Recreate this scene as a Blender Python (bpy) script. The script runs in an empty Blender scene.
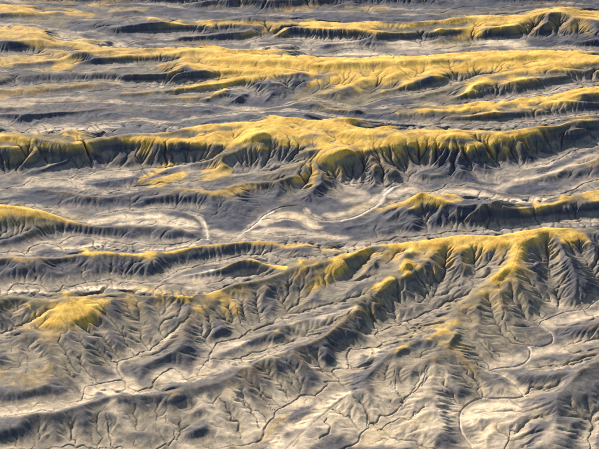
import bpy, math, heapq, time
import numpy as np

T0 = time.time()
SC = bpy.context.scene
COL = SC.collection

# ------------------------------------------------------------------ camera
CAM_H = 500.0                       # metres above the lowest wash
PITCH = math.radians(24.0)          # looking down
VFOV = math.radians(16.0)
cam_d = bpy.data.cameras.new('camera')
cam = bpy.data.objects.new('camera', cam_d)
COL.objects.link(cam)
cam.location = (0, 0, CAM_H)
cam.rotation_euler = (math.pi / 2 - PITCH, 0, 0)
cam_d.sensor_fit = 'HORIZONTAL'
cam_d.angle_x = 2 * math.atan(math.tan(VFOV / 2) * 4 / 3)
cam_d.clip_start = 10
cam_d.clip_end = 20000
SC.camera = cam

# ------------------------------------------------------------------ sky, sun
SUN_EL = math.radians(22.5)
SUN_AZ = math.radians(-28.0)        # seen from above, clockwise from +Y (behind the ridges, to the left)
w = bpy.data.worlds.new('World')
SC.world = w
w.use_nodes = True
nt = w.node_tree
bg = nt.nodes['Background']
sky = nt.nodes.new('ShaderNodeTexSky')
sky.sky_type = 'NISHITA'
sky.sun_disc = False
sky.sun_elevation = SUN_EL
sky.sun_rotation = SUN_AZ
nt.links.new(sky.outputs[0], bg.inputs[0])
bg.inputs[1].default_value = 0.08
sl = bpy.data.lights.new('sun', 'SUN')
sl.energy = 5.0
sl.angle = math.radians(0.6)
sl.color = (1.0, 0.91, 0.78)
sun = bpy.data.objects.new('sun', sl)
COL.objects.link(sun)
sun.rotation_euler = (math.pi / 2 - SUN_EL, 0, math.pi - SUN_AZ)
sun.location = (0, 1200, 600)
SC.view_settings.view_transform = 'Standard'
SC.view_settings.look = 'None'
SC.view_settings.exposure = 0.9
SC.view_settings.gamma = 1.0
# ------------------------------------------------------------------ survey of the badlands
# Every crest and every wash is a line of survey points (bearing across, bearing down, height in metres).
# A point without a height takes one between its neighbours.
# crest: (ridge id, yellow cap strength, metres the cap reaches down, cap reach sideways, points)
CREST = []
WASH = []
def cr(rid, yel, drop, reach, *pts): CREST.append((rid, yel, drop, reach, pts))
def wa(width, *pts): WASH.append((width, pts))

# --- ridge 0: hills beyond the top of the picture
cr(0,.2,3,20,(-10,-8,9),(60,-7,10),(130,-9,10),(200,-5,12),(250,-4,13),(310,-4,13),(360,-7,10),(420,-9,9),(500,-8,10),(610,-7,10))
cr(0,.25,2,14,(82,5,4),(95,3,7),(112,1.5,6),(125,2,4))
cr(0,.2,2,14,(103,12,3),(115,9.5,5),(135,9,5),(150,11,3))
cr(0,0,1,9,(150,12,2),(163,9,5),(175,12,2)); cr(0,.1,2,9,(205,11,2),(216,6,6),(226,11,2))
cr(0,.1,2,9,(236,10,2),(243,5,6),(251,11,2)); cr(0,.3,2,14,(272,15,1),(288,10,4),(305,8,5),(325,9,2))
cr(0,.3,2,14,(345,12,2),(372,8,5),(395,8,3)); cr(0,0,2,12,(395,5,4),(440,3,6),(475,5,3))
cr(0,.1,2,12,(508,6,3),(545,3,6),(580,6,4)); cr(0,.2,2,12,(20,3,3),(45,1,4),(70,3,3))
wa(0,(-10,1,0),(40,6,0),(75,8,0),(120,6,0),(160,7,0),(200,13,0),(232,14,0),(255,16,0),(290,18,0))
wa(0,(300,15,0),(330,14,0),(367,14,0),(372,9,0),(400,12,0),(451,12,0),(464,10,0),(481,10,0),(496,12,0),(512,9,0),(560,6,0),(610,9,0))
wa(0,(367,14,0),(380,17,0),(410,17,0),(440,16,0),(451,12,0))
# --- ridge 1: low yellow ridge, top left
cr(1,.7,5,30,(-10,6,9),(0,6.5,9),(17,7,9),(32,10,8),(38,14,6),(50,17,4),(62,18.5,3))
cr(1,.5,3,14,(44,12,3),(58,10,4),(72,12,4),(84,14,5),(91,17,4))
# --- ridge 2
cr(2,.1,3,18,(78,17,4),(92,16,5),(112,18,5),(135,19,5),(150,16.5,6))
cr(2,.75,2.2,26,(150,16.5,6),(160,18,8),(175,21,9),(195,24,10),(212,25,11))
cr(2,.5,1.2,16,(212,25,11),(227,24,11),(250,25,11),(275,24,11),(300,23,11))
cr(2,.9,3.2,30,(300,23,11),(320,24,12),(340,23,13),(355,22,13),(367,25,12),(380,29,10),(395,31,9),(412,31,9),(425,30,9),(435,27.5,9),(449,27.5,9),(469,25,10),(486,24.5,11),(500,24,12),(512,22,12),(526,18,13))
cr(2,.0,1,20,(310,18,5),(330,18,6),(350,18.5,6),(380,21,5),(420,20,5),(450,18,4))
cr(2,.7,3,26,(277,24,11),(270,31,7),(262,39,2),(256,44,1))
cr(2,.9,4,16,(473,26,10),(471,34,7),(460,41,3),(449,46,1))
cr(2,.2,3,16,(561,20,13),(549,37,4),(524,48,0)); cr(2,.3,3,16,(534,22,11),(517,40,1)); cr(2,.4,3,16,(579,24,12),(577,40,3))
# --- ridge 3: high ridge, top right
cr(3,.75,7,60,(449,15.5,5),(469,15,6),(499,14,8),(519,14,10),(529,11,13),(539,10,16),(559,9.5,17),(574,12,16),(582,15,14),(589,15.5,13),(605,15,13))
# --- wash behind the second yellow ridge
wa(0,(-10,27,0),(30,27,0),(55,31,0),(75,34,0),(87,33.5,0),(100,35,0),(110,39,0),(120,44,0),(127,47.5,0),(150,46,0),(180,46.5,0),(210,48,0),(240,53,0),(253,51,0),(255,46,0),(267,45,0),(285,42.5,0),(300,41,0),(304,44,0),(306,48,0),(321,55.5,0),(333,54,0),(345,50.5,0),(360,51,0),(375,53,0),(390,55,0),(420,53,0),(445,50,0),(470,47,0),(500,46,0),(522,49,0),(545,49,0),(565,49,0),(585,52,0),(610,52,0))
wa(0,(127,46,0),(135,43,0),(150,41,1),(170,39,2)); wa(0,(210,47,0),(225,45,1),(250,41,2),(262,36,3))
cr(4,.2,3,16,(177,48,1),(186,45,3),(197,44.5,4),(208,47,1))
# --- ridge 4: second yellow ridge, right across
cr(4,1,4.5,55,(-10,28,14),(0,28,14),(20,29,14),(37,31,14),(50,36,14),(60,40,13),(75,43,13),(100,47,12),(123,50,12),(143,53,12),(160,52.5,12),(175,49.5,13),(195,47.5,14),(208,49,14),(220,53,14),(240,55,14),(267,55,14),(300,57.5,14),(333,58,14),(367,57,14),(400,56,14),(425,55,14),(450,53.5,14),(477,51,14),(490,50,14),(510,51,14),(522,51,14),(535,49,14),(549,49,14),(565,51,14),(580,55,14),(599,57,13),(612,58,13))
cr(4,1,4,30,(190,62,11),(215,65,10.5),(250,68,10),(280,67,10),(300,70,9.5),(325,73,9),(350,72,10),(375,74,9.5),(400,71,10.5),(430,68,11),(449,72,9),(480,67,10),(510,64,10.5),(540,61,11.5))
cr(4,.9,3,22,(150,90,5),(165,90.5,6),(187,89,7),(207,86,8),(225,82.5,9),(237,79.5,9),(255,77,9.5),(270,74,9.5),(285,72,10),(300,70,10))
wa(0,(262,75,7),(245,76,6),(225,79,5),(200,82,4),(175,86,3))
cr(4,1,4.5,22,(352,72,10),(347,81,7),(325,86,4.5),(307,94,2),(298,98,.5))
cr(4,.9,4,20,(449,65,11),(435,67,11),(420,70,10.5),(407,77,8),(392,84,6),(377,87,4),(360,97,2),(338,108,0))
cr(4,.9,4.5,34,(610,61,14),(599,61,14),(584,62,13.5),(564,64,13),(549,66,12.5),(531,69,12.5),(511,73,12),(496,76,11),(481,78,10),(464,84,7),(454,91,4),(447,96,2.5),(437,100,1))
wa(0,(560,61,10.5),(536,66,8.5),(511,70,7.5),(499,72.5,6.5),(480,74,5),(464,79,3.5),(449,84,2),(430,91,1.5),(405,95,1),(380,101,0),(350,109,0))
cr(4,.8,3,22,(-10,81,7),(0,80,7),(15,76,7),(33,75,7),(50,75,6),(67,74.5,6),(88,75,6),(105,75,7),(125,72.5,7),(150,71,8),(157,71,8.5),(165,69,9.5),(175,64,11),(185,59,13))
cr(4,.8,3,20,(0,63,7),(12,61,7),(30,60,7),(42,59,7),(60,58,7)); cr(4,1,3.5,16,(52,72,3.5),(62,67,6),(70,62,7))
wa(0,(0,55,6),(25,54,6),(50,55,6)); wa(0,(-10,74,2.5),(20,71,2.5),(40,72,2.5),(60,73,2.5),(90,72.5,3),(120,70,4),(145,67,5))
cr(5,.55,3,16,(-10,96,4.5),(0,95,4.5),(15,91,5),(33,90,5),(50,87.5,5),(75,86,5),(95,85,4.5),(108,84,3.5))
wa(0,(-10,88,1),(20,86,1),(45,84,1),(70,83,1),(95,82,1),(130,83,2),(160,84,3))
wa(0,(-10,99,0),(40,97,0),(80,94,0),(110,91,0),(130,88,1),(160,86,2))
cr(5,.4,2.5,14,(112,97,2),(125,93,5),(137,92,6),(150,91,6),(165,91,6))
cr(5,.7,2.5,12,(172,103,2),(185,99,4.5),(200,96,5),(215,93,6),(226,88,7.5))
cr(5,.1,2,12,(-10,104,3),(40,101,3.5),(80,99,3.5),(112,97,3)); cr(5,.1,1,12,(-10,112,3),(30,110,3.5),(80,108,3.5),(120,107,3),(160,111,3),(195,112,3))
cr(5,0,3,16,(270,80,8),(262,92,3),(250,108,0)); cr(5,0,3,16,(232,84,8),(228,95,4),(215,106,0)); cr(5,0,3,16,(300,76,8),(285,92,4),(275,105,.5))
cr(5,0,2,16,(190,114,1),(200,111,4),(208,109,6),(216,112,3),(222,115,1))
wa(0,(-10,107,0),(50,105,0),(100,103,0),(150,106,0),(185,106,0),(215,107,0),(250,110,0),(275,108,0),(300,103,0),(320,101,0),(345,108,0))
wa(0,(170,96,1),(200,92,1),(222,90,1.5),(245,86,3)); 
# --- ridge 6: short yellow-edged ridge at the right
cr(6,.95,3,26,(610,87,10),(599,87,10),(584,88,10),(569,92,10),(554,96,9),(544,99,9),(524,101,9),(506,103,9),(486,105,9),(469,107.5,9),(449,110,9),(440,109,8.5),(425,108,8),(400,109,6.5),(385,110,4.5),(375,111,3))
wa(0,(610,82,1),(599,82.5,1),(574,86,1),(560,90,.5),(545,94.5,0),(524,98,0),(499,101,0),(474,104,0),(449,106,0),(420,105,0),(395,107,0),(370,110,0),(345,108,0))
cr(6,0,2,20,(350,120,1),(362,118,3),(375,114,4),(390,112,4.5))
# --- wash behind the great yellow ridge
wa(0,(-10,121,0),(0,122,0),(25,131,0),(29,130,0),(40,129,0),(52,127,0),(75,126,0),(100,124,0),(140,121,0),(170,124,0),(200,118,0),(230,115,0),(260,113,0),(290,112,0),(315,114,0),(335,118,0),(360,122,0),(400,125,0),(440,126,0),(480,126,0),(510,125,0),(540,123,0),(580,117,0),(605,114,0))
# --- ridge 7: the great yellow ridge
cr(7,1,5,60,(-10,131,20),(0,131,20),(17,132,20),(30,136,20),(45,139.5,20),(63,144,19),(80,144,19),(100,138,19),(117,135,20),(133,133,20),(150,132.5,20),(170,131.5,21),(190,127,22),(210,124,23),(235,122.5,24),(262,121,25),(280,118,26),(292,115.5,27),(305,118,27),(320,121,26),(335,124.5,26),(355,127,25),(380,130.5,25),(400,132,25),(425,132,24),(445,130,24),(456,128.5,24),(470,130,23),(490,131,23),(505,131,23),(525,128,23),(545,125.5,22))
cr(7,.45,4,25,(545,125.5,22),(560,124,21),(575,121,20),(599,120,18),(612,120,18))
cr(7,1,3,22,(-10,143,16),(30,145,16),(70,147,17),(110,140,17),(150,142,17),(190,143,17.5),(220,142,18.5),(240,137,19))
wa(0,(268,131,21),(245,138,16),(225,149,11),(207,157,7),(195,160.5,5),(180,164,3),(165,167,1),(150,169.5,0))
cr(7,1,4,34,(285,133,23),(262,141,20),(250,145,18.5),(237,150,16.5),(220,157,13),(205,160,10),(192,162,8),(180,165,6),(165,169,5),(150,173,3))
cr(7,1,2.5,20,(245,152,16),(265,150,17),(285,149,17.5),(305,147,18.5),(330,143,20),(350,140,22))
wa(0,(350,147,18.5),(335,151,15.5),(320,154,13),(305,158,10),(280,165.5,6.5),(260,171,4),(245,175,2.5),(225,179,1))
cr(7,1,5,26,(410,138,23),(390,144,21),(370,149,19.5),(355,153,18),(340,158.5,16),(325,163,14),(310,167,13),(300,169,12),(290,173,10),(275,177,9),(250,179,7.5),(232,182,6),(210,185.5,5),(195,188,4))
cr(7,1,2.4,14,(395,146,20),(412,144,20.5),(430,144,20),(449,149,17),(470,149,18),(485,144,19),(505,140,19),(520,135,20.5),(540,131,21))
cr(7,.75,3.2,9,(487,143,18),(495,155,9),(504,172,1)); cr(7,.75,3.2,9,(507,140,18),(514,155,9),(521,168,1)); cr(7,.75,3.2,9,(524,135,20),(535,149,9),(546,160,1)); cr(7,.5,3.2,9,(541,131,20),(550,141,10),(560,150,3)); cr(7,.6,3.2,9,(470,150,17),(474,160,9),(480,176,2))
cr(7,.2,5,16,(385,152,17),(377,178,7),(362,194,1)); cr(7,.3,5,14,(330,163,14),(336,178,7),(342,195,1.5)); cr(7,.8,3.5,10,(313,167,12),(309,176,8),(300,188,3),(290,200,1.5)); cr(7,.3,5,14,(420,146,18),(424,160,9),(432,172,2)); cr(7,.2,4,14,(360,153,17),(357,170,8),(352,185,3)); cr(7,.5,4,14,(400,150,17),(402,163,9),(404,175,2.5))
cr(7,.7,5,20,(147,146,14),(140,153,8),(130,162,4),(118,168,1.5)); cr(7,.2,4,16,(30,150,13),(20,160,8),(5,172,3),(-8,180,1)); cr(7,0,4,16,(90,150,12),(92,160,6),(92,168,2))
wa(0,(387,186,1),(396,176,5),(394,165,11)); wa(0,(345,184,2),(368,178,4),(372,165,10))
# --- washes and low hills in front of it, left
wa(0,(-10,191,0),(0,190,0),(20,186.5,0),(30,181,0),(35,179.5,0),(55,178.5,0),(70,178.5,0),(73,185,0),(80,187,0),(92,188,0),(100,191,0),(108,193.5,0),(120,192,0),(128,193,0))
wa(0,(70,178,0),(85,176,0),(97,172,0),(115,171,0),(135,171.5,0),(150,170,0))
cr(8,.1,2,14,(26,187,1.5),(38,188,4.5),(52,189,6),(65,191,7),(80,195,7),(95,198,6),(108,198,5.5),(122,196,5))
cr(8,0,2,12,(82,185.5,1.5),(92,183,4),(103,181.5,4.5),(120,179,4.5),(140,176,4.5),(155,176,4))
cr(8,.5,1.5,14,(112,194,3.5),(130,192,5),(150,191,6),(165,190,6.5),(185,189.5,7.5),(200,191,8),(225,193,8.5),(240,191,8),(248,189.5,6.5),(256,191,5))
wa(0,(130,188,1),(155,185,1.5),(180,183,2),(205,181,2.5))
cr(8,.7,3,12,(150,187,3),(163,180,5),(178,174,5)); cr(8,.6,2,12,(200,186,4),(208,177,5),(222,171,6))
wa(0,(28,207.5,0),(50,208.5,0),(60,210.5,0),(67,216,0),(75,219,0),(88,221,0),(100,217,0),(117,213,0),(135,211.5,0),(150,210,0),(162,210,0),(175,211,0),(190,214,0),(200,218,0))
wa(1.6,(198,217,0),(203,223,0),(206,231,0),(207,240,0))
wa(2.2,(236,238.5,0),(247,231,0),(257,223.5,0),(263,217,0),(272,212,0))
wa(0,(272,212,0),(282,208.5,0),(293,207,0),(302,209,0),(307,213,0),(315,219,0),(325,222,0),(340,221.5,0))
wa(2.6,(340,221.5,0),(357,217,0),(372,209,0),(380,203,0),(383,196,0),(392,188,0),(400,186,0))
wa(0,(400,186,0),(410,185.5,0),(418,188,0),(428,193,0),(440,190,0),(449,186,0),(474,187,0),(491,189,0),(506,193.5,0),(524,197,0),(540,198,.5),(556,196,1))
cr(9,.1,1,14,(262,216,.8),(280,214.5,1.8),(297,216,2),(310,222,1.2)); cr(9,0,1,14,(285,226,.8),(310,227,1.2),(328,231,.6)); cr(9,0,1,14,(110,221,1),(140,218,1.5),(170,218,1.5),(190,223,1)); cr(9,0,1,14,(396,192,1),(412,189.5,1)); cr(9,0,1,20,(452,193,2),(475,196,2.5),(500,200,2))
wa(0,(262,221,0),(275,219.5,0),(293,221.5,0),(305,227,0),(312,232,0),(332,236,0),(345,242,0),(362,243.5,0),(387,241,1),(398,238.5,1),(425,236,1),(445,233,1),(468,231.5,1),(485,231,1),(500,231,1),(515,228,1),(530,225.5,1),(560,223.5,1),(605,221,1))
wa(0,(497,183,1),(497,179,1.5),(500,175.5,1.5),(507,174,1.5),(519,172.5,1.5),(524,169.5,1.5),(546,164.5,1.5),(561,157.5,2),(576,149.5,2),(590,145.5,2),(605,138,2.5))
cr(9,.1,2,14,(612,144,9),(600,148,8.5),(588,152,7.5),(570,157.5,6),(550,166,4.5),(532,172,3.5),(515,178,2.5))
cr(9,.2,2,14,(612,159,8),(600,163,7.5),(584,169,6),(573,178,4),(567,187,1.5)); wa(0,(612,176,2),(590,182,1.5),(575,189,1),(560,195,1))
# --- ridge 10: yellow hill at the left edge
cr(10,1,7,40,(-10,205,16),(0,205,16),(13,206,16),(25,208,15),(40,210,14),(52,212.5,12),(62,217,10),(72,221,8))
cr(10,.35,1.5,14,(72,221,8),(95,225,6.5),(115,227,6),(133,226.5,6),(155,226,6),(175,227,5.5),(188,232,4),(200,238,1.5))
wa(0,(-10,253,0),(0,253,0),(15,252,0),(27,252,0),(33,247,0),(47,244,0),(60,245,0),(67,242,0),(72,238,0),(85,237.5,0),(100,239.5,0),(115,242.5,0),(125,244.5,0),(138,244,0),(150,246,0),(165,245.5,0),(182,244.5,0),(198,241.5,0),(207,240,0),(222,239,0),(238,237.5,0),(254,234,0),(272,236,0),(292,237,0),(312,236,0),(332,240,0))
# --- ridge 11: yellow peak and dark cliff, right of centre
cr(11,1,7,34,(374,211,1),(385,205.5,7),(400,203,11),(410,199,14),(418,192.5,17),(423,190.5,18),(430,195,17),(440,198,16),(450,201,15))
cr(11,.1,.8,12,(450,201,15),(460,203.5,15.5),(481,203,16),(497,207,15.5),(512,208,15),(522,209,14))
cr(11,.7,3,30,(522,209,14),(534,206,14),(554,203,13.5),(569,199,13),(577,194,13),(589,189,13),(605,188.5,13))
cr(11,.1,2,12,(442,206,14),(434,222,5),(428,232,1.5)); cr(11,0,2,12,(402,204,11),(380,225,4),(360,238,1.5)); cr(11,.1,2,12,(455,210,11),(463,221,6),(472,229,2)); cr(11,0,2,10,(531,207,12),(534,217,6),(538,224,2))
# --- ridge 12: straight dark ridge, left and centre
cr(12,.35,1.5,16,(-10,258,13),(0,257.5,13),(15,256,13),(30,257,13),(50,256,13),(70,255,13),(84,253,13))
cr(12,1,1.3,16,(84,253,13),(92,252,13),(105,252,13),(125,254,13),(150,255,13),(165,254,13),(180,250,13),(195,246,13))
cr(12,.6,1.6,16,(195,246,13),(212,244,12.5),(228,242,12),(233,243,12),(245,240.5,11.5),(260,239,11.5),(275,241,11),(290,242,10.5),(300,241,10),(315,242,9),(330,245.5,8),(345,250,6),(357,249,5))
wa(0,(-10,290,0),(0,289,0),(6,291,0),(14,285,0),(23,284,0),(33,285.5,0),(45,287.5,0),(50,292,0),(60,292,0),(65,287,0),(75,286,0),(85,284,0),(90,283,0),(100,283,0),(112,282.5,0),(120,285,0),(130,283,0),(140,284,0),(150,284,0),(160,281,0),(168,278,0),(175,273,0),(190,269,0),(205,266,0),(218,262,.5),(235,257,1),(250,254,2),(268,255,3),(285,258,4),(300,257,5),(320,255,6),(338,254,7))
# --- ridge 13: yellow-lipped ridge with the yellow knob
cr(13,1,1.6,16,(172,277,2),(190,274,4),(212,270,6),(225,267,8),(237,260.5,10),(250,258,11),(262,261,11),(275,265,12),(287,268,12.5))
wa(0,(150,291,0),(163,287,0),(175,285,0),(192,286.5,0),(207,284.5,0),(225,280,1),(243,275,2.5),(258,272,5))
cr(13,.3,2,10,(140,290,2),(152,289,4),(163,289.5,4),(173,291,2.5))
cr(13,1,3.2,20,(-10,298,13),(0,297.5,13),(15,296,13),(30,298,14),(50,299.5,15),(67,299.5,15.5),(85,297,14.5),(95,294,13),(110,292,12),(125,292,11.5),(135,294,11),(150,298,10.5),(157,298,10.5),(167,295,11),(177,292,11),(195,292.5,11),(212,289,12),(230,285,12.5),(245,281,13),(262,279,13),(272,276,13),(285,270,13.5),(300,265,14),(312,262,14.5),(325,260,15),(342,258,15.5),(355,253.5,16.5),(365,248,18))
cr(13,1,3,30,(45,322,11.5),(58,324,11.5),(75,320,12.3),(89,313,13),(93,306,14)); cr(13,1,3,24,(55,309,14),(70,309,14.5),(82,305,14.7)); cr(13,1,2,18,(50,316,13),(68,316,13.2),(82,311,13.7))
cr(13,.4,4,12,(50,310,14),(38,319,11),(20,331,8),(5,340,6.5),(-10,346,5.5))
wa(0,(-10,336,2),(8,330,3.5),(20,323,5),(32,314,8))
cr(13,.8,3,12,(215,290,11.5),(212,302,9.5),(203,313,8)); cr(13,.1,3,12,(203,313,8),(190,322,7),(175,333,6),(160,345,4.5),(150,351,3.2),(139,356.5,1))
cr(13,.5,2,10,(226,299,9),(233,313,6),(247,327,2)); cr(13,.1,2,10,(268,288,10),(262,300,8),(257,322,3)); 
cr(13,.9,3,11,(347,263,15),(332,274,11.5),(320,283,9),(300,296,6.5),(286,307,4)); cr(13,.2,3,11,(240,290,10),(240,302,7)); cr(13,.2,3,11,(300,274,12),(290,287,8),(278,300,5))
cr(13,.1,4,10,(80,326,11),(92,348,6.5),(104,370,2.5),(112,380,.8)); cr(13,.1,4,10,(96,309,13),(108,325,9),(118,340,6),(128,352,2)); cr(13,.3,4,10,(54,328,11),(48,342,9),(52,358,7),(66,374,4),(84,387,1))
cr(13,.3,4,10,(130,294,11),(135,310,8),(140,325,5),(141,340,3)); cr(13,.1,4,10,(160,297,10),(163,312,7),(160,328,4)); cr(13,.1,4,10,(20,301,11),(10,316,7)); 
wa(0,(66,336,8),(77,358,4.5),(82,369,3),(96,384,.5)); wa(0,(96,336,7),(107,352,3.5),(117,362,1)); wa(0,(124,325,6),(126,337,4),(130,348,2),(135,355,.5)); wa(0,(20,345,6),(29,360,4.5),(29,372,4))
wa(0,(122,380,0),(117,372,0),(117,364,.5),(125,360,.5),(135,356,.5),(143,351,.8),(155,344,1.5),(168,334,3),(180,324,4.5),(190,314,6.5))
cr(14,.2,2,12,(-12,374,6),(0,376,6),(15,379,6),(30,381,6),(43,373,6.5),(52,363,7))
wa(0,(-10,409,0),(0,409.5,0),(12,410,0),(25,408,0),(37,404.5,0),(47,404.5,0),(57,407,0),(70,404,0),(82,400,0),(84,390,0),(100,384.5,0),(117,382,0),(125,381.5,0),(135,389.5,0),(150,389,0),(160,377,0),(165,371.5,0),(172,369.5,0),(181,374.5,0),(185,380,0),(195,378.5,0),(201,371,0),(208,361,0),(222,360,0),(232,358.5,.3),(250,355,.6),(262,351.5,1),(280,346,2),(300,338,3),(318,328,5),(335,319,7),(355,310,9))
wa(0,(208,361,0),(212,348,.5),(217,344,.5),(230,341,.7),(240,339,1),(251,332,1.3),(257,329,1.5),(270,323.5,2),(287,315.5,3),(300,312.5,3.5),(317,307,4.5),(330,304,5.5),(350,298.5,7),(375,288,10),(390,279,12))
wa(0,(212,348,.5),(203,337,2),(200,325,4)); wa(0,(251,332,1.3),(240,318,4),(236,303,7)); wa(0,(178,318,5),(180,305,7))
# --- ridge 15, 16: two long low ridges running down to the left from the big right-hand ridge
cr(15,1,2.2,11,(415,262,15),(408,271,13.5),(395,281,12.5),(380,292,11.8),(362,302,11),(337,310,10),(320,315,9.2),(300,319.5,8.5))
cr(15,.3,1.5,10,(300,319.5,8.5),(290,323,8),(275,328,7),(262,333,6.3),(250,339,5.6),(237,345,4.5),(225,351,3),(215,357,1))
cr(16,.15,1.2,10,(385,299,10),(372,308,10),(355,317,10.5),(345,321,11),(337,327,11),(325,335,11),(312,341.5,10.5),(300,346,10),(285,350.5,10),(267,357,10),(252,362,10),(242,368,10),(232,375,10),(220,381,10),(205,384,10),(187,387,10),(172,389,10),(150,395,9.5),(125,394,9.5),(107,396,9.5),(92,401,9),(82,404,9),(67,408,9),(50,411,9),(25,413,8),(12,417,7),(0,422,6),(-10,426,6))
cr(16,0,2,10,(150,399,8),(158,415,4),(155,440,1.5)); cr(16,0,2,10,(200,387,9.5),(215,405,5),(225,432,1.5)); cr(16,.1,2,10,(228,380,9),(242,400,5),(254,425,1)); cr(16,.1,2,10,(262,362,9),(270,380,6),(283,400,1)); cr(16,.1,2,10,(240,371,9),(262,392,5),(270,408,1)); cr(16,0,2,10,(100,402,8),(98,420,4),(96,440,1)); cr(16,.1,2,10,(300,350,9),(310,370,6),(320,381,2)); cr(16,0,2,10,(40,416,7),(40,435,2.5)); cr(16,0,2,10,(128,398,8),(133,415,4),(136,438,1)); cr(16,0,2,10,(283,355,9),(298,375,5),(303,390,1))
wa(0,(-10,452,0),(40,450,0),(75,446,0),(115,449,0),(150,452,0),(176,440,0),(172,427,2),(165,415,4)); wa(0,(176,440,0),(200,452,0),(232,447,0)); wa(0,(75,446,0),(72,432,2),(68,415,5)); wa(0,(115,449,0),(108,428,2),(106,413,5))
wa(0,(232,447,0),(250,443,0),(261,441,0),(264,430,0),(272,418,0),(277,412,0),(286,407,0),(300,396,0),(315,394.5,0),(327,387,0),(324,382,0),(340,381,0),(332,373,0),(340,369.5,0),(350,366,0),(346,357,0),(347,352,0),(357,349.5,0),(375,347.5,0),(382,344,0),(380,338,0),(378,334,0),(386,330,.3),(400,324,.8),(415,317,1.5),(425,312,2.2),(440,304,3.5),(450,300,4.5),(460,296,6),(479,285,9),(494,276,12),(505,267,15))
wa(0,(241,440,0),(240,425,.8),(228,410,2.5),(222,397,5)); wa(0,(261,428,.3),(252,412,1),(243,402,2)); wa(0,(277,412,0),(268,402,1),(258,388,3.5)); wa(0,(290,402,0),(285,392,1),(280,380,3)); wa(0,(332,380,0),(316,365,2.5),(308,355,5)); wa(0,(378,334,.5),(375,322,3),(370,308,7))
# --- ridge 17: the big yellow ridge, right
cr(17,1,4.5,40,(357,249,16),(365,246,18),(387,244,19),(405,242,20),(430,241,21),(440,237.5,22),(450,235.5,22.5),(469,235,22.5),(490,235,22.5),(509,234,22.5),(524,230.5,22.5),(549,228,22.5),(566,227.5,22.5))
cr(17,.5,1.5,14,(566,227.5,22.5),(585,228,20),(605,228,19))
cr(17,1,3,22,(374,249,17.2),(400,248,19),(430,248,19.5),(460,245,20.5),(490,245,20.5),(509,242,21.5))
cr(17,1,3,16,(567,229,22),(571,238,20),(573,246,17)); cr(17,0,3,10,(573,246,17),(590,266,11),(606,283,7))
cr(17,1,6,13,(552,230,22.5),(540,235,22.5),(530,239,22.3),(521,245,21.5),(517,253,20.5),(516,263,19.5),(510,273,18),(500,281,16),(484,291,14),(474,300,12),(461,306,11.2),(454,313,10.5),(455,322,10.3),(447,326,10))
cr(17,.7,1.6,8,(447,326,10),(440,329,9.5),(422,338,8.5),(400,343.5,7.5),(387,352,7),(380,360,6.5),(370,371,6),(360,384,5.3),(345,393,5),(325,408,4),(305,430,3),(290,447,2),(275,464,1))
cr(17,.2,3,10,(454,312,10.5),(440,318,8.5),(425,325,7),(405,332,5),(390,337,3)); wa(0,(385,341,2),(400,337,3.5),(420,331,5.5),(436,323,7.5))
cr(17,.3,3,18,(456,330,10),(450,345,8.5),(447,358,7),(443,380,4.5),(437,420,3),(433,450,2)); 
cr(17,.35,3,9,(427,249,19),(416,262,16)); cr(17,.35,3,9,(447,248,19),(444,262,14),(440,280,9),(428,305,4)); cr(17,.35,3,9,(474,249,19),(473,265,13),(472,283,8)); cr(17,.4,3,9,(400,250,18),(388,264,13),(372,280,10)); cr(17,.4,3,9,(372,251,16.5),(360,263,12),(346,280,8.5),(325,297,6)); cr(17,.35,3,9,(500,250,19.5),(497,262,16),(482,280,11))
wa(0,(420,302,3),(428,290,5),(435,277,8),(430,262,12.5)); wa(0,(435,277,8),(441,262,12)); wa(0,(462,290,6.5),(462,275,9),(457,262,13)); wa(0,(462,275,9),(469,262,13)); wa(0,(485,275,11),(486,262,15)); wa(0,(380,283,9),(378,270,11),(376,258,14)); wa(0,(404,272,13),(408,260,16)); wa(0,(395,322,1.5),(393,308,4),(391,295,7))
cr(17,.2,5,11,(545,238,19),(549,262,10.5),(553,290,4)); cr(17,.3,5,11,(521,262,18.5),(535,285,10),(547,308,3.5)); cr(17,.2,5,11,(506,281,16),(514,303,9),(523,325,4.5),(530,342,1)); cr(17,.2,4,11,(488,291,13),(494,312,8.5),(500,333,5),(506,352,2)); cr(17,.1,4,11,(462,308,11),(470,325,8),(482,342,5.5),(492,360,3)); cr(17,0,4,11,(530,243,20),(537,262,13),(545,285,7))
wa(0,(564,313,0),(558,305,1.5),(559,296,3),(558,275,7.5),(558,252,13)); wa(0,(559,296,3),(543,278,8),(538,256,14)); wa(0,(546,319,1),(531,300,6.5),(518,280,12)); wa(0,(527,346,0),(519,341,1.5),(511,334,3),(503,316,6),(501,292,10.5)); wa(0,(501,357,1.5),(490,346,3.5),(481,336,5.5),(474,322,8)); wa(0,(575,305,3),(590,290,6),(585,268,10),(578,255,13))
cr(18,.2,3,10,(459,345,8),(464,357,7.5),(475,367,6),(489,377,4.3),(506,388,3),(519,395.5,1)); wa(0,(488,371,1),(478,363,3),(468,352,5.5)); wa(0,(483,397,.3),(481,388,1.2),(471,376,3),(460,363,5.5))
wa(.65,(480,460,-1),(473,449,-.6),(470,443,-.5),(462,432,-.3),(459.5,417,0),(463,408,0),(471,402,0),(481,398.5,0),(499,398.5,0),(516,398.5,0),(524,396.5,0)); wa(.62,(524,396.5,0),(516,386,0),(509,379.5,0),(499,374.5,0),(489,372,0)); wa(.6,(489,372,0),(499,369.5,0),(514,368,0)); wa(.8,(514,368,0),(524,364.5,0),(529.5,358,0),(530,351,0),(527,346.5,0)); wa(.35,(527,346.5,0),(539,348,0),(551,344.5,0),(553,339.5,0),(551,334,0),(540,325,0),(548,320,0),(554,317.5,0),(566,313.5,0),(586,310.5,0),(592,305,0.5),(605,296,1)) 
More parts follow.
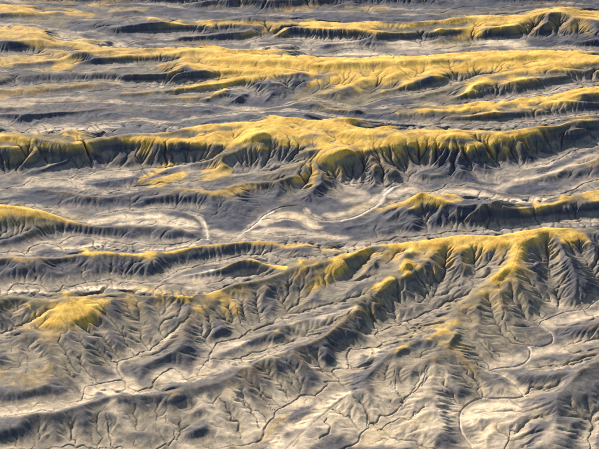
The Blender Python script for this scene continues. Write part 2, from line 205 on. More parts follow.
cr(19,.1,1,12,(612,328,8),(590,329,7),(570,327,5),(552,327,2.5)); cr(19,.1,1,12,(534,341,1.5),(542,336,2.5),(547,331,1)); wa(0,(558,352,.5),(566,347,1),(580,340,2),(600,336,3.5))
cr(19,.1,1,12,(572,352,2),(584,345,6),(599,342,8),(612,340,9)); cr(19,0,1,10,(536,360,1),(545,355,3),(556,360,3),(570,361,4)); wa(0,(529,369,0),(541,369,.2),(549,365,.8),(560,366,2),(575,362,4),(592,355,6))
# --- ridge 20: pale hills, bottom right
cr(20,.1,2,12,(495,371.5,.8),(510,374,3),(530,375,5.5),(550,373,8.5),(565,371,10.5),(579,370,12)); cr(20,.3,2,12,(612,353,14),(605,357,13.5),(589,363,12.5),(579,370,12),(571,380,11),(559,389,10.5))
wa(0,(524,396.5,0),(529,390,.7),(540,386.5,2.5),(555,385,5.5)); cr(20,0,2,12,(559,389,10.5),(557,412,8.5),(558,447,6.5),(558,465,5)); cr(20,0,2,12,(559,390,10.5),(544,398,8),(524,407,5),(508,410,2.8),(492,412,2.2)); cr(20,0,2,12,(540,432,6.5),(550,420,7.5)); cr(20,.1,1,12,(495,425,3),(485,440,2.5),(488,460,2)); cr(20,0,2,12,(612,376,11),(592,385,10),(575,392,9.8),(562,393,10.2)); cr(20,0,2,12,(612,405,8),(602,425,6),(600,450,5))
wa(0,(592,462,0),(589,447,.6),(588,438,1.2),(593,430,2),(589,419,3.3),(579,412,5),(569,402,7)); wa(0,(505,462,0),(509,445,.6),(510,433,1.2),(521,426,2.5),(539,414,5)); wa(0,(590,419,3.3),(600,408,5),(612,398,6))
# --- gullies of the pale fan, bottom centre
wa(0,(335,458,0),(345,448,.5),(358,440,.8),(367,426,1.2),(372,424,1.2),(382,432,.9),(400,440,.4),(412,441,.2),(440,456,0)); wa(0,(372,424,1.2),(377,416,1.6),(392,412,2),(402,404,2.8),(401,397,3.2),(394,387,4),(387,382,4.6)); wa(0,(402,402,2.8),(412,392,3.5),(418,385,4.3),(425,367,6.2)); wa(0,(382,432,1),(390,423,1.6),(410,418,2.2),(425,405,3)); wa(0,(360,430,1),(350,418,2),(335,408,3)); wa(0,(367,426,1.2),(366,412,2.2),(360,400,3.5)); wa(0,(320,440,1),(328,428,2),(326,418,3)); wa(0,(404,404,2.8),(398,385,4.2),(396,365,6.2))
cr(21,0,2,10,(377,405,4),(385,395,5),(380,378,6)); cr(21,.1,2,10,(380,430,2),(372,440,1.5)); cr(21,0,2,10,(345,425,2.8),(355,408,4)); cr(21,.1,2,10,(405,430,2),(418,424,3),(432,420,3)); cr(21,0,2,10,(452,440,2),(448,420,3),(447,395,4.5))
wa(0,(440,456,0),(470,462,-.5))

# --- wheel tracks and foot paths
TRACK = [
 (.32, ((568,230),(550,231),(536,234),(526,240),(519,249),(516,258),(512,268),(504,278),(492,286))),
 (.25, ((516,252),(511,248),(509,243),(512,239),(517,240),(519,246))),
 (.28, ((422,338),(400,349),(382,361),(372,374),(356,389),(336,404),(318,419),(304,431),(286,449))),
 (.25, ((384,357),(376,367),(362,380),(350,389))),
]

# --- pale silt flats: (radius in metres, strength, line)
SILT = [
 (9,1,((95,222),(115,219),(135,217),(155,217),(175,219),(192,226))), (8,.8,((120,224),(160,223),(190,229))),
 (8,1,((262,222),(275,217),(290,215),(303,219),(315,227))), (7,.8,((255,232),(285,230),(315,235),(345,238))), (8,.6,((210,232),(235,236),(262,238))),
 (8,.9,((330,216),(350,212),(370,205),(380,196))), (8,1,((392,196),(402,191),(415,190))), (9,.9,((430,197),(450,191),(475,193),(500,198),(525,202),(545,200))), (8,.7,((500,188),(520,181),(545,175),(570,166),(595,155))),
 (12,.9,((62,36),(80,40),(100,43),(118,48))), (12,.8,((205,50),(230,52),(250,54))), (11,1,((262,50),(275,47),(290,47),(300,52))), (12,.8,((345,54),(365,54),(385,55))), (14,.8,((400,45),(430,46),(450,46))), (14,1,((480,44),(500,43),(515,46))), (12,.6,((300,38),(330,40),(350,44))),
 (10,.7,((40,133),(60,131),(85,130),(110,128))), (10,.6,((0,104),(40,100),(80,98))), (9,.6,((30,185),(50,183),(68,184))), (8,.7,((75,183),(90,178),(110,175),(130,175))),
 (6,.9,((60,249),(80,247),(100,246),(120,250))), (5,.8,((140,250),(165,249),(190,245))), (6,.8,((0,294),(25,291),(45,293))), (6,.9,((65,292),(85,290),(110,288),(140,289))),
 (6,.9,((175,282),(200,277),(220,270))), (7,.8,((110,390),(125,386),(140,392))), (6,.9,((85,399),(100,391),(118,388))), (6,1,((163,378),(172,374),(180,381))), (7,.7,((0,415),(20,414),(45,409))), (5,.8,((210,356),(225,348),(245,343))),
 (6,.6,((205,378),(225,368),(250,361),(280,352))), (12,1,((290,445),(310,430),(330,412),(345,400))), (9,.9,((345,362),(360,356),(378,352))), (8,.9,((235,395),(248,412),(258,428))), (7,.8,((205,400),(215,418),(225,435))), (7,.8,((275,395),(290,405),(300,400))),
 (9,.9,((395,440),(410,425),(430,410))), (8,.8,((375,415),(385,402),(390,390))), (9,1,((425,435),(440,420),(450,405))), (7,.9,((372,440),(380,432))), (8,.7,((345,430),(355,415),(362,400))), (10,.7,((410,400),(425,385),(440,375))),
 (13,1,((473,420),(485,412),(505,410))), (12,.9,((485,440),(500,430),(515,420))), (8,.8,((495,392),(510,390),(520,392))), (7,.8,((490,366),(505,362),(520,360))), (7,.8,((536,354),(548,350),(560,350))),
 (9,.8,((552,324),(570,320),(590,316),(605,312))), (6,.8,((548,300),(556,304),(566,308))), (8,.7,((530,445),(545,440),(560,430))), (7,.7,((586,440),(596,420),(604,405))), (7,.6,((240,415),(250,440))),
 (5,.7,((115,408),(130,430))), (5,.7,((300,325),(330,316),(352,308))), (6,.7,((345,249),(370,248),(395,243))), (9,.6,((345,200),(365,197),(350,190))), (8,.5,((410,180),(425,180),(440,176))),
]

# --- loose yellow ground away from the crests: (radius, strength, line)
GOLD = [
 (11,1,((46,320),(58,319),(74,314),(87,308))), (9,1,((58,309),(74,307),(88,303))), (5,.8,((170,165),(155,172),(140,180))), (5,.6,((205,172),(216,168),(226,170))),
 (3,.9,((345,265),(333,274),(321,283),(310,290))), (3,.7,((440,329),(448,325),(456,321))), (3,.35,((448,352),(455,350),(460,347))), (4,.8,((62,66),(70,64))), (5,.7,((380,210),(392,206),(404,203))), (3,.3,((260,440),(275,425),(283,418))),
]
# ------------------------------------------------------------------ the ground as a height field
# Fan-shaped grid: columns are bearings x/y, rows are log distance, so cells grow with distance.
F_PIX = 224.5 / math.tan(VFOV / 2)
CP, SP = math.cos(PITCH), math.sin(PITCH)
U0, U1 = -0.262, 0.262
TY0, TY1 = math.log(752.0), math.log(1900.0)
rng = np.random.default_rng(11)

def locate(px, py, h):
    """where the line of sight through survey bearing (px, py) meets height h"""
    a = (px - 299.5) / F_PIX
    b = (224.5 - py) / F_PIX
    dy = CP + b * SP
    dz = -SP + b * CP
    k = (h - CAM_H) / dz
    return a * k, dy * k

def spline(pts):
    """fill missing heights, lead lines past the edges of the frame, sample densely"""
    n = len(pts)
    P = np.array([[p[0], p[1], p[2] if len(p) > 2 else np.nan] for p in pts], float)
    ok = ~np.isnan(P[:, 2])
    P[:, 2] = np.interp(np.arange(n), np.arange(n)[ok], P[ok, 2]) if ok.any() else 0
    if n > 1:
        for e, q in ((0, 1), (-1, -2)):
            if P[e, 0] >= 598 or P[e, 0] <= 1:
                d = P[e] - P[q]
                s = 1.0 if P[e, 0] > 300 else -1.0
                m = np.clip(d[1] / (abs(d[0]) + 1e-6), -.25, .25)
                ext = np.array([P[e, 0] + s * 75, P[e, 1] + 40 * m, P[e, 2]])
                P = np.vstack([ext, P]) if e == 0 else np.vstack([P, ext])
    n = len(P)
    Q = np.vstack([2 * P[0] - P[1], P, 2 * P[-1] - P[-2]])
    out = []
    for i in range(1, n):
        a, b, c, d = Q[i - 1], Q[i], Q[i + 1], Q[i + 2]
        m = max(2, int(np.hypot(*(c - b)[:2]) * 4))
        t = (np.arange(m) / m)[:, None]
        m1, m2 = (c - a) * .5, (d - b) * .5
        lim = np.abs(c - b) * 1.5 + .5
        m1 = np.clip(m1, -lim, lim); m2 = np.clip(m2, -lim, lim)
        s = ((2*t**3 - 3*t**2 + 1) * b + (t**3 - 2*t**2 + t) * m1 + (-2*t**3 + 3*t**2) * c + (t**3 - t**2) * m2)
        s[:, 2] = (b + (c - b) * t)[:, 2]
        out.append(s)
    out.append(P[-1:])
    return np.vstack(out)

def wander(n, step, amp):
    k = max(3, int(n / step) + 3)
    t = np.linspace(0, k - 1.001, n); i = t.astype(int); f = t - i; f = f * f * (3 - 2 * f)
    v = rng.normal(0, amp, k + 1)
    return v[i] * (1 - f) + v[i + 1] * f

CR, WA = [], []
for i, (rid, yel, drop, reach, pts) in enumerate(CREST):
    s = spline(pts)
    drop = drop * .62; reach = reach * .85
    s[:, 2] *= {12: .48, 14: .6, 15: .78, 16: .72, 19: .9, 20: .85, 7: .70, 11: .74, 10: .68, 13: .8, 17: .68 if pts[0][1] < 320 else 1.0}.get(rid, .72)
    yel_s = yel * (.6 + .4 * np.clip((s[:, 0] - 150) / 80, 0, 1)) if rid in (4, 5) else np.full(len(s), yel)
    far = np.clip((s[:, 1] + 60) / 500, .15, 1)
    s[:, 0] += wander(len(s), 22, .6) * far
    s[:, 1] += wander(len(s), 22, .45) * far
    s[:, 2] += wander(len(s), 40, .22)
    x, y = locate(s[:, 0], s[:, 1], s[:, 2])
    ref = np.maximum(s[:, 2], s[:, 2].max() - (drop * 1.0 if yel < .85 else drop * .45))
    ref = s[:, 2] + (ref - s[:, 2]) if s[:, 2].max() - s[:, 2].min() < 5 or yel < .85 else .55 * s[:, 2] + .45 * s[:, 2].max()
    if yel < .85: ref = .35 * s[:, 2] + .65 * s[:, 2].max()
    CR.append(np.c_[x / y, np.log(y), s[:, 2], np.full(len(s), rid), yel_s, np.full(len(s), drop), np.full(len(s), reach), ref])
for width, pts in WASH:
    s = spline(pts)
    far = np.clip((s[:, 1] + 60) / 500, .15, 1)
    if width == 0:
        s[:, 0] += (wander(len(s), 30, 1.5) + wander(len(s), 14, .5)) * far
        s[:, 1] += (wander(len(s), 30, 1.2) + wander(len(s), 14, .4)) * far
    x, y = locate(s[:, 0], s[:, 1], s[:, 2])
    WA.append(np.c_[x / y, np.log(y), s[:, 2], np.full(len(s), width)])
CRS, WAS = np.vstack(CR), np.vstack(WA)

class Grid:
    def __init__(self, nx, ny):
        self.nx, self.ny = nx, ny
        self.u = np.linspace(U0, U1, nx)
        self.y = np.exp(np.linspace(TY0, TY1, ny))
        self.X = self.y[:, None] * self.u[None, :]
        self.Y = np.repeat(self.y[:, None], nx, 1)
        self.dx = (U1 - U0) / (nx - 1) * self.y            # per row
        self.dy = (TY1 - TY0) / (ny - 1) * self.y
    def ij(self, u, t):
        return (np.rint((t - TY0) / (TY1 - TY0) * (self.ny - 1)).astype(int),
                np.rint((u - U0) / (U1 - U0) * (self.nx - 1)).astype(int))

def resize(a, ny, nx):
    h, w_ = a.shape
    yy = np.linspace(0, h - 1, ny); xx = np.linspace(0, w_ - 1, nx)
    y0 = np.minimum(yy.astype(int), h - 2); x0 = np.minimum(xx.astype(int), w_ - 2)
    fy = (yy - y0)[:, None]; fx = (xx - x0)[None, :]
    r = a[y0] * (1 - fy) + a[y0 + 1] * fy
    return r[:, x0] * (1 - fx) + r[:, x0 + 1] * fx

def smooth_noise(g, cell, seed):
    """value noise with features about 'cell' metres across (cell at 1100 m away)"""
    r = np.random.default_rng(seed)
    kx = max(3, int((U1 - U0) * 1100 / cell)); ky = max(3, int((TY1 - TY0) * 1100 / cell))
    a = r.normal(0, 1, (ky + 3, kx + 3))
    yy = np.linspace(0, ky, g.ny); xx = np.linspace(0, kx, g.nx)
    y0 = yy.astype(int); x0 = xx.astype(int)
    fy = yy - y0; fx = xx - x0
    fy = (fy * fy * (3 - 2 * fy))[:, None]; fx = (fx * fx * (3 - 2 * fx))[None, :]
    q = a[y0] * (1 - fy) + a[y0 + 1] * fy
    return q[:, x0] * (1 - fx) + q[:, x0 + 1] * fx

def fractal(g, cell, octaves, seed, gain=.5):
    s = 0; am = 1
    for o in range(octaves):
        s = s + am * smooth_noise(g, cell / 2 ** o, seed + o)
        am *= gain
    return s

HC, HP = 1.5, 1.3              # slopes steepen towards the crest: heights are relaxed in a bent scale

def constraints(g):
    """crest and wash samples averaged into the cells they fall in (a wash wins over a crest)"""
    acc = np.zeros(g.nx * g.ny); cnt = np.zeros(g.nx * g.ny)
    for S in (CRS, WAS):
        i, j = g.ij(S[:, 0], S[:, 1])
        ok = (i >= 0) & (i < g.ny) & (j >= 0) & (j < g.nx)
        k = i[ok] * g.nx + j[ok]
        acc += np.bincount(k, (S[ok, 2] + HC) ** (1 / HP), g.nx * g.ny); cnt += np.bincount(k, None, g.nx * g.ny)
    m = cnt > 0
    z = np.zeros_like(acc); z[m] = acc[m] / cnt[m]
    return z.reshape(g.ny, g.nx), m.reshape(g.ny, g.nx)

def relax(g, z, zc, m, n):
    ax = 1 / g.dx ** 2; ay = 1 / g.dy ** 2
    wx = (ax / (2 * (ax + ay)))[:, None]; wy = (ay / (2 * (ax + ay)))[:, None]
    for _ in range(n):
        p = np.pad(z, 1, mode='edge')
        z = z * -.0 + wx * (p[1:-1, :-2] + p[1:-1, 2:]) + wy * (p[:-2, 1:-1] + p[2:, 1:-1])
        z[m] = zc[m]
    return z

def base_surface(nx, ny):
    sizes = [(nx, ny)]
    while sizes[-1][0] > 45:
        sizes.append(((sizes[-1][0] + 1) // 2, (sizes[-1][1] + 1) // 2))
    z = None
    for sx, sy in sizes[::-1]:
        g = Grid(sx, sy)
        zc, m = constraints(g)
        z = np.full((sy, sx), 2.2) if z is None else resize(z, sy, sx)
        z[m] = zc[m]
        z = relax(g, z, zc, m, 60)
    return g, np.maximum(z, .05) ** HP - HC

def fill_pits(z):
    """priority flood: every cell gets a way down to the edge of the map"""
    ny, nx = z.shape
    N = nx + 2
    zp = np.full((ny + 2, N), 1e9); zp[1:-1, 1:-1] = z
    f = zp.ravel().tolist()
    done = np.zeros((ny + 2, N), bool); done[0] = done[-1] = True; done[:, 0] = done[:, -1] = True
    done = bytearray(done.ravel().astype(np.uint8).tobytes())
    heap = []
    for i in range(1, ny + 1):
        for j in ((1, nx) if 1 < i < ny else range(1, nx + 1)):
            k = i * N + j
            if not done[k]:
                done[k] = 1; heap.append((f[k], k))
    heapq.heapify(heap)
    push, pop = heapq.heappush, heapq.heappop
    offs = (-N, N, -1, 1, -N - 1, -N + 1, N - 1, N + 1)
    eps = 2e-3
    while heap:
        h, k = pop(heap)
        for o in offs:
            q = k + o
            if not done[q]:
                done[q] = 1
                v = f[q]
                if v < h + eps:
                    v = h + eps; f[q] = v
                push(heap, (v, q))
    return np.array(f).reshape(ny + 2, N)[1:-1, 1:-1]

def erode(g, z, steps, K, m_exp, hard, dt, creep, uplift=0):
    """stream-power incision, solved implicitly down the drainage tree, with a little hillslope creep"""
    ny, nx = z.shape
    idx = np.arange(nx * ny).reshape(ny, nx)
    dx = np.repeat(g.dx[:, None], nx, 1); dy = np.repeat(g.dy[:, None], nx, 1)
    dd = np.hypot(dx, dy)
    cell = (dx * dy).ravel()
    r = np.random.default_rng(5)
    area = None
    for st in range(steps):
        best = np.zeros((ny, nx)); rec = idx.copy(); dist = np.ones((ny, nx))
        jit = 1 + r.uniform(-.12, .12, (ny, nx))
        for di, dj in ((0,1),(0,-1),(1,0),(-1,0),(1,1),(1,-1),(-1,1),(-1,-1)):
            a = (slice(max(0,-di), ny-max(0,di)), slice(max(0,-dj), nx-max(0,dj)))
            b = (slice(max(0,di), ny+min(0,di)), slice(max(0,dj), nx+min(0,dj)))
            d = (dd if di and dj else dy if di else dx)[a]
            s = (z[a] - z[b]) / d * jit[b]
            t = s > best[a]
            best[a] = np.where(t, s, best[a]); rec[a] = np.where(t, idx[b], rec[a]); dist[a] = np.where(t, d, dist[a])
        rec[0] = idx[0]; rec[-1] = idx[-1]; rec[:, 0] = idx[:, 0]; rec[:, -1] = idx[:, -1]
        R = rec.ravel(); me = idx.ravel()
        depth = (R != me).astype(np.int32); q = R.copy()
        while True:
            add = depth[q]
            if not add.any(): break
            depth += add; q = q[q]
        order = np.argsort(depth, kind='stable')
        lev = np.searchsorted(depth[order], np.arange(depth.max() + 2))
        A = cell.copy()
        for L in range(len(lev) - 2, 0, -1):
            s_ = order[lev[L]:lev[L + 1]]
            np.add.at(A, R[s_], A[s_])
        zz = z.ravel().copy() + uplift
        Fk = (K * hard.ravel() * dt * A ** m_exp / dist.ravel())
        for L in range(1, len(lev) - 1):
            s_ = order[lev[L]:lev[L + 1]]
            zz[s_] = (zz[s_] + Fk[s_] * np.minimum(zz[R[s_]], zz[s_])) / (1 + Fk[s_])
        z = zz.reshape(ny, nx)
        if np.any(creep):
            p = np.pad(z, 1, mode='edge')
            lap = (p[1:-1, :-2] + p[1:-1, 2:] - 2 * z) / dx ** 2 + (p[:-2, 1:-1] + p[2:, 1:-1] - 2 * z) / dy ** 2
            z = z + np.clip(creep * lap * dt, -.3, .3)
        area = A.reshape(ny, nx)
    return z, area

def nearest(g, S, passes=None):
    """jump flooding: index of the nearest survey sample for every cell, and its distance in metres"""
    ny, nx = g.ny, g.nx
    i, j = g.ij(S[:, 0], S[:, 1])
    ok = np.where((i >= 0) & (i < ny) & (j >= 0) & (j < nx))[0]
    lab = np.full((ny, nx), -1, np.int32)
    lab[i[ok], j[ok]] = ok
    sx = np.exp(S[:, 1]) * S[:, 0]; sy = np.exp(S[:, 1])
    def dist2(l, X, Y):
        d = (sx[l] - X) ** 2 + (sy[l] - Y) ** 2
        return np.where(l >= 0, d, 1e12)
    D = dist2(lab, g.X, g.Y)
    for st in (256, 128, 64, 32, 16, 8, 4, 2, 1, 1):
        for di in (-st, 0, st):
            for dj in (-st, 0, st):
                if di == 0 and dj == 0: continue
                a = (slice(max(0,-di), ny-max(0,di)), slice(max(0,-dj), nx-max(0,dj)))
                b = (slice(max(0,di), ny+min(0,di)), slice(max(0,dj), nx+min(0,dj)))
                l = lab[b]
                d = dist2(l, g.X[a], g.Y[a])
                t = d < D[a]
                lab[a] = np.where(t, l, lab[a]); D[a] = np.where(t, d, D[a])
    return lab, np.sqrt(D)

def sstep(a, b, x):
    t = np.clip((x - a) / (b - a), 0, 1)
    return t * t * (3 - 2 * t)

# coarse pass: survey lines -> surface -> big gullies
NXC, NYC = 900, 790
gc, z = base_surface(NXC, NYC)
print('base', time.time() - T0)
zb = z.copy()
zc_, m_ = constraints(gc)
def blur(a, n, times=2):
    for _ in range(times):
        for ax in (0, 1):
            p = np.pad(a, [(n + 1, n) if q == ax else (0, 0) for q in (0, 1)], mode='edge')
            c = np.cumsum(p, axis=ax, dtype=np.float64)
            L = a.shape[ax]
            a = (np.take(c, np.arange(2 * n + 1, 2 * n + 1 + L), ax) - np.take(c, np.arange(L), ax)) / (2 * n + 1)
    return a

def long_noise(g, across, along, seed):
    """ridged noise drawn out sideways: the low swells between the washes"""
    r = np.random.default_rng(seed)
    kx = max(3, int((U1 - U0) * 1100 / along)); ky = max(3, int((TY1 - TY0) * 1100 / across))
    a = r.normal(0, 1, (ky + 3, kx + 3))
    tt = np.linspace(TY0, TY1, g.ny)[:, None]
    skew = .5 * smooth_noise(g, 260, seed + 9) + ky / (TY1 - TY0) * (.66 - .5 * sstep(TY0 + .2, TY0 + .7, tt)) * (-np.linspace(U0, U1, g.nx)[None, :])
    yy = np.mod(np.linspace(0, ky, g.ny)[:, None] + skew, ky + .999)
    xx = np.linspace(0, kx, g.nx)[None, :] + 0 * yy
    y0 = yy.astype(int); x0 = np.minimum(xx.astype(int), kx)
    fy = yy - y0; fx = xx - x0
    fy = fy * fy * (3 - 2 * fy); fx = fx * fx * (3 - 2 * fx)
    v = (a[y0, x0] * (1 - fy) + a[y0 + 1, x0] * fy) * (1 - fx) + (a[y0, x0 + 1] * (1 - fy) + a[y0 + 1, x0 + 1] * fy) * fx
    return 1 - np.abs(v) * 1.3

lab, dcr = nearest(gc, CRS)
wl, dwa = nearest(gc, WAS)
away = sstep(2, 14, dwa) * sstep(2, 14, dcr)
hh = np.clip(zb, 0, 20)
cap_c = CRS[lab, 4] * sstep(1.2, .7, (CRS[lab, 7] - zb) / (CRS[lab, 5] * 1.3)) * sstep(1.2, .6, dcr / CRS[lab, 6])
cap_c = blur(cap_c, 3)
soft = 1 - .65 * cap_c
def flutes(g, wide, tall, seed):
    """noise drawn out down the slopes: seeds the ribs and gullies"""
    r = np.random.default_rng(seed)
    kx = int((U1 - U0) * 1100 / wide); ky = int((TY1 - TY0) * 1100 / tall)
    a = r.normal(0, 1, (ky + 3, kx + 3))
    xx = np.clip(np.linspace(0, kx, g.nx)[None, :] + .8 * smooth_noise(g, 45, seed + 1) + np.linspace(-.5, .5, g.ny)[:, None] * 14, 0, kx + .999)
    yy = np.linspace(0, ky, g.ny)[:, None] + 0 * xx
    y0 = yy.astype(int); x0 = xx.astype(int)
    fy = yy - y0; fx = xx - x0
    fy = fy * fy * (3 - 2 * fy); fx = fx * fx * (3 - 2 * fx)
    return (a[y0, x0] * (1 - fy) + a[y0 + 1, x0] * fy) * (1 - fx) + (a[y0, x0 + 1] * (1 - fy) + a[y0 + 1, x0 + 1] * fy) * fx
rough = fractal(gc, 22, 4, 3)
near_c = sstep(1120, 960, gc.Y)
z = z + soft * rough * (.4 + .045 * np.clip(z, 0, 10)) * (1 - .55 * near_c)
z = z + soft * away * near_c * (1.9 * long_noise(gc, 30, 240, 301) + .4 * long_noise(gc, 12, 90, 305))
z = z + soft * away * (2.6 * long_noise(gc, 25, 190, 71) + 1.7 * long_noise(gc, 13, 100, 72) + .9 * long_noise(gc, 7.5, 50, 73)) * (.4 + 1.0 * sstep(1000, 1500, gc.Y))
z = z + soft * sstep(0, 6, dcr) * sstep(0, 4, dwa) * (hh + 1.5) * (.13 * flutes(gc, 17, 50, 201) + .06 * flutes(gc, 8, 40, 207))
hard = (1 - .82 * cap_c) * np.exp(.25 * fractal(gc, 60, 2, 77))
z = fill_pits(z)
print('filled', time.time() - T0)
z, A = erode(gc, z, 16, .029, .55, hard, 1.0, .7 * (1 + .9 * near_c))
z = fill_pits(z)
z, A = erode(gc, z, 10, .029, .55, hard, 1.0, .5 * (1 + .9 * near_c))
print('eroded', time.time() - T0, 'mean change', float((z - zb).mean()), float(np.abs(z-zb).max()))
# fine pass
NX, NY = 1280, 1120
g = Grid(NX, NY)
hard_f = resize(hard, NY, NX)
zf = blur(resize(blur(z, 1, 1), NY, NX), 1, 1)
rug = fractal(g, 4.5, 2, 31)
zf = zf + rug * .13
zf, A = erode(g, zf, 12, .095, .49, hard_f, 1.0, .032 * (1 + .4 * sstep(1120, 960, g.Y)))
zf = zf + .15 * (zf - blur(zf, 5, 1))
print('fine', time.time() - T0)
# ------------------------------------------------------------------ pigments of the ground (geology, with slope shade worked into the slate tone)
wl, dwa = nearest(g, WAS)
lab, dcr = nearest(g, CRS)
zw = WAS[wl, 2]; ww = WAS[wl, 3]
def streaks(g, z, seed, n=9):
    """noise smeared down the fall line: rills too fine for the drainage solver"""
    r = np.random.default_rng(seed)
    a = r.normal(0, 1, z.shape)
    zz = blur(z, 1, 1)
    gy_, gx_ = np.gradient(zz)
    vy = gy_ / (g.dy ** 2)[:, None]; vx = gx_ / (g.dx ** 2)[:, None]
    m = np.maximum(np.maximum(np.abs(vy), np.abs(vx)), 1e-9)
    vy /= m; vx /= m
    I, J = np.mgrid[0:g.ny, 0:g.nx].astype(np.float32)
    acc = a.copy()
    for sgn in (1, -1):
        y_, x_ = I.copy(), J.copy()
        for _ in range(n):
            ii = np.clip(np.rint(y_), 0, g.ny - 1).astype(int); jj = np.clip(np.rint(x_), 0, g.nx - 1).astype(int)
            y_ += sgn * vy[ii, jj]; x_ += sgn * vx[ii, jj]
            ii = np.clip(np.rint(y_), 0, g.ny - 1).astype(int); jj = np.clip(np.rint(x_), 0, g.nx - 1).astype(int)
            acc += a[ii, jj]
    return acc / math.sqrt(2 * n + 1)

# washes cut a narrow slot into their floor
wob = fractal(g, 14, 3, 61)
sw = np.maximum(.65, .75 * g.dy)[:, None]
fade = sstep(-1.2, .5, fractal(g, 40, 2, 63) + .6)
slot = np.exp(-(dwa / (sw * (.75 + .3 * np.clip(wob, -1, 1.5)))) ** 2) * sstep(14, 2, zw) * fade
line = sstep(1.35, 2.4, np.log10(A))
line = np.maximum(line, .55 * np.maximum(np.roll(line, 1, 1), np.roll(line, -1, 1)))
Z = zf - slot * np.where(ww > 0, .6, .7) - .2 * line
gy, gx = np.gradient(blur(zf, 2, 1)); sl0 = np.hypot(gx / g.dx[:, None], gy / g.dy[:, None])
rill = streaks(g, zf, 17)
Z = Z + np.clip(rill, -2, 2) * .06 * sstep(.04, .4, sl0) * (g.dx / .6)[:, None]
print('streaks', time.time() - T0)
broad = np.clip(1.35 - dwa / np.maximum(ww * .9, .1) + .3 * wob, 0, 1) * (ww > 0)
Z = Z - broad * .3
print('near', time.time() - T0)
edge = fractal(g, 9, 3, 41) * .2
ref, yel, drop, reach = (blur(CRS[lab, c], 3, 1) for c in (7, 4, 5, 6))
ci, cj = g.ij(CRS[:, 0], CRS[:, 1])
zs = blur(Z, 1, 1)[np.clip(ci, 0, NY - 1), np.clip(cj, 0, NX - 1)] - CRS[:, 2]
ref = ref + blur(zs[lab], 3, 1)
cap = yel * sstep(1.15, .4, (ref - Z) / (drop * .68) + edge) * sstep(1.1, .5, dcr / reach + edge * .6)
halo = yel * sstep(2.6, .5, (ref - Z) / drop + edge) * sstep(1.7, .6, dcr / reach + edge)
gy, gx = np.gradient(blur(Z, 2, 1)); slope = np.hypot(gx / g.dx[:, None], gy / g.dy[:, None])
zws = blur(zw, 6)
patch = fractal(g, 60, 4, 91, .6)
zcr = CRS[lab, 2] + zs[lab]
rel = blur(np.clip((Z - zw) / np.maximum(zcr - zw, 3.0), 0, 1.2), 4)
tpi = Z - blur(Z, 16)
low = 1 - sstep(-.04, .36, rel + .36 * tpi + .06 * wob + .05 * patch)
def strokes(L):
    T_ = []
    for rad, st, pts in L:
        if L is SILT and 170 < pts[0][1] < 262: rad *= .68
        s = spline([(p[0], p[1], 1) for p in pts]); h = np.full(len(s), 1.0)
        for _ in range(25):
            x, y = locate(s[:, 0], s[:, 1], h)
            i_, j_ = g.ij(x / y, np.log(y))
            h = h * .5 + .5 * Z[np.clip(i_, 0, NY - 1), np.clip(j_, 0, NX - 1)]
        T_.append(np.c_[x / y, np.log(y), np.full(len(s), rad), np.full(len(s), st)])
    T_ = np.vstack(T_)
    l_, d_ = nearest(g, T_)
    return blur(T_[l_, 3] * sstep(1.45, .3, d_ / T_[l_, 2] + .22 * wob + .5 * edge), 2, 1)
near_ = sstep(1150, 1000, g.Y)
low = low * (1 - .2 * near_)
silt = strokes(SILT) * sstep(.55, .3, slope)
bed = sstep(4.2, 1.0, dwa + 1.5 * wob) * sstep(5, 2, zw) * (.45 + .4 * sstep(-1, 1, patch))
silt = np.maximum(silt, bed * .75)
cap = np.maximum(cap, strokes(GOLD) * sstep(-.9, .1, rill * .3))
near_ = sstep(1180, 900, g.Y) * (.25 + .75 * low)
# tracks: walk each line of sight down to the ground
TS = []
for wdt, pts in TRACK:
    s = spline([(p[0], p[1], 4) for p in pts]); h = np.full(len(s), 4.0)
    for _ in range(25):
        x, y = locate(s[:, 0], s[:, 1], h)
        i_, j_ = g.ij(x / y, np.log(y))
        h = h * .5 + .5 * Z[np.clip(i_, 0, NY - 1), np.clip(j_, 0, NX - 1)]
    TS.append(np.c_[x / y, np.log(y), h, np.full(len(s), wdt)])
TS = np.vstack(TS)
tl, dtr = nearest(g, TS)
track = np.exp(-(dtr / .55) ** 2)
Z = Z - .12 * track

# ------------------------------------------------------------------ cut the ground into its landforms
RIDGES = {
 0: ('hill', 'low grey hills with pale banks along the top edge'),
 1: ('ridge', 'low yellow-crested ridge in the top left corner'),
 2: ('ridge', 'thin yellow-lipped ridge with a dark fluted face, first below the top edge'),
 3: ('ridge', 'high tawny ridge with dark gullied slopes in the top right corner'),
 4: ('ridge', 'long golden ridge crossing the upper quarter of the picture from side to side'),
 5: ('hill', 'low grey swells with faint yellow lips under the golden ridge at upper left'),
 6: ('ridge', 'short yellow-edged ridge at the right between the two great golden ridges'),
 7: ('ridge', 'broad golden ridge with dark blue-grey cliffs crossing the picture above the middle'),
 8: ('hill', 'low dark wavy hills in front of the great golden ridge at left'),
 9: ('hill', 'pale silt benches beside the light winding wash in the middle'),
 10: ('hill', 'dark hill with a rounded yellow top at the left edge'),
 11: ('ridge', 'yellow peak running right into a dark straight cliff'),
 12: ('ridge', 'long straight dark ridge with a thin yellow lip, left of centre'),
 13: ('ridge', 'dark ridge with a bright yellow knoll at lower left'),
 14: ('hill', 'small rounded grey hill at the left edge below the yellow knoll'),
 15: ('spur', 'orange-crested spur running down left from the big right-hand ridge'),
 16: ('ridge', 'long low grey ridge curving from centre to the bottom left corner'),
 17: ('ridge', 'big golden ridge with radiating gullied spurs, right of centre'),
 18: ('spur', 'smooth grey spur ending in the loop of the pale winding wash'),
 19: ('hill', 'pale low banks at the right edge above the wash bend'),
 20: ('hill', 'smooth pale forked hill in the bottom right corner'),
 21: ('alluvial_fan', 'cream silt fan cut by dark branching gullies at bottom centre'),
}
rid = CRS[lab, 3].astype(int)
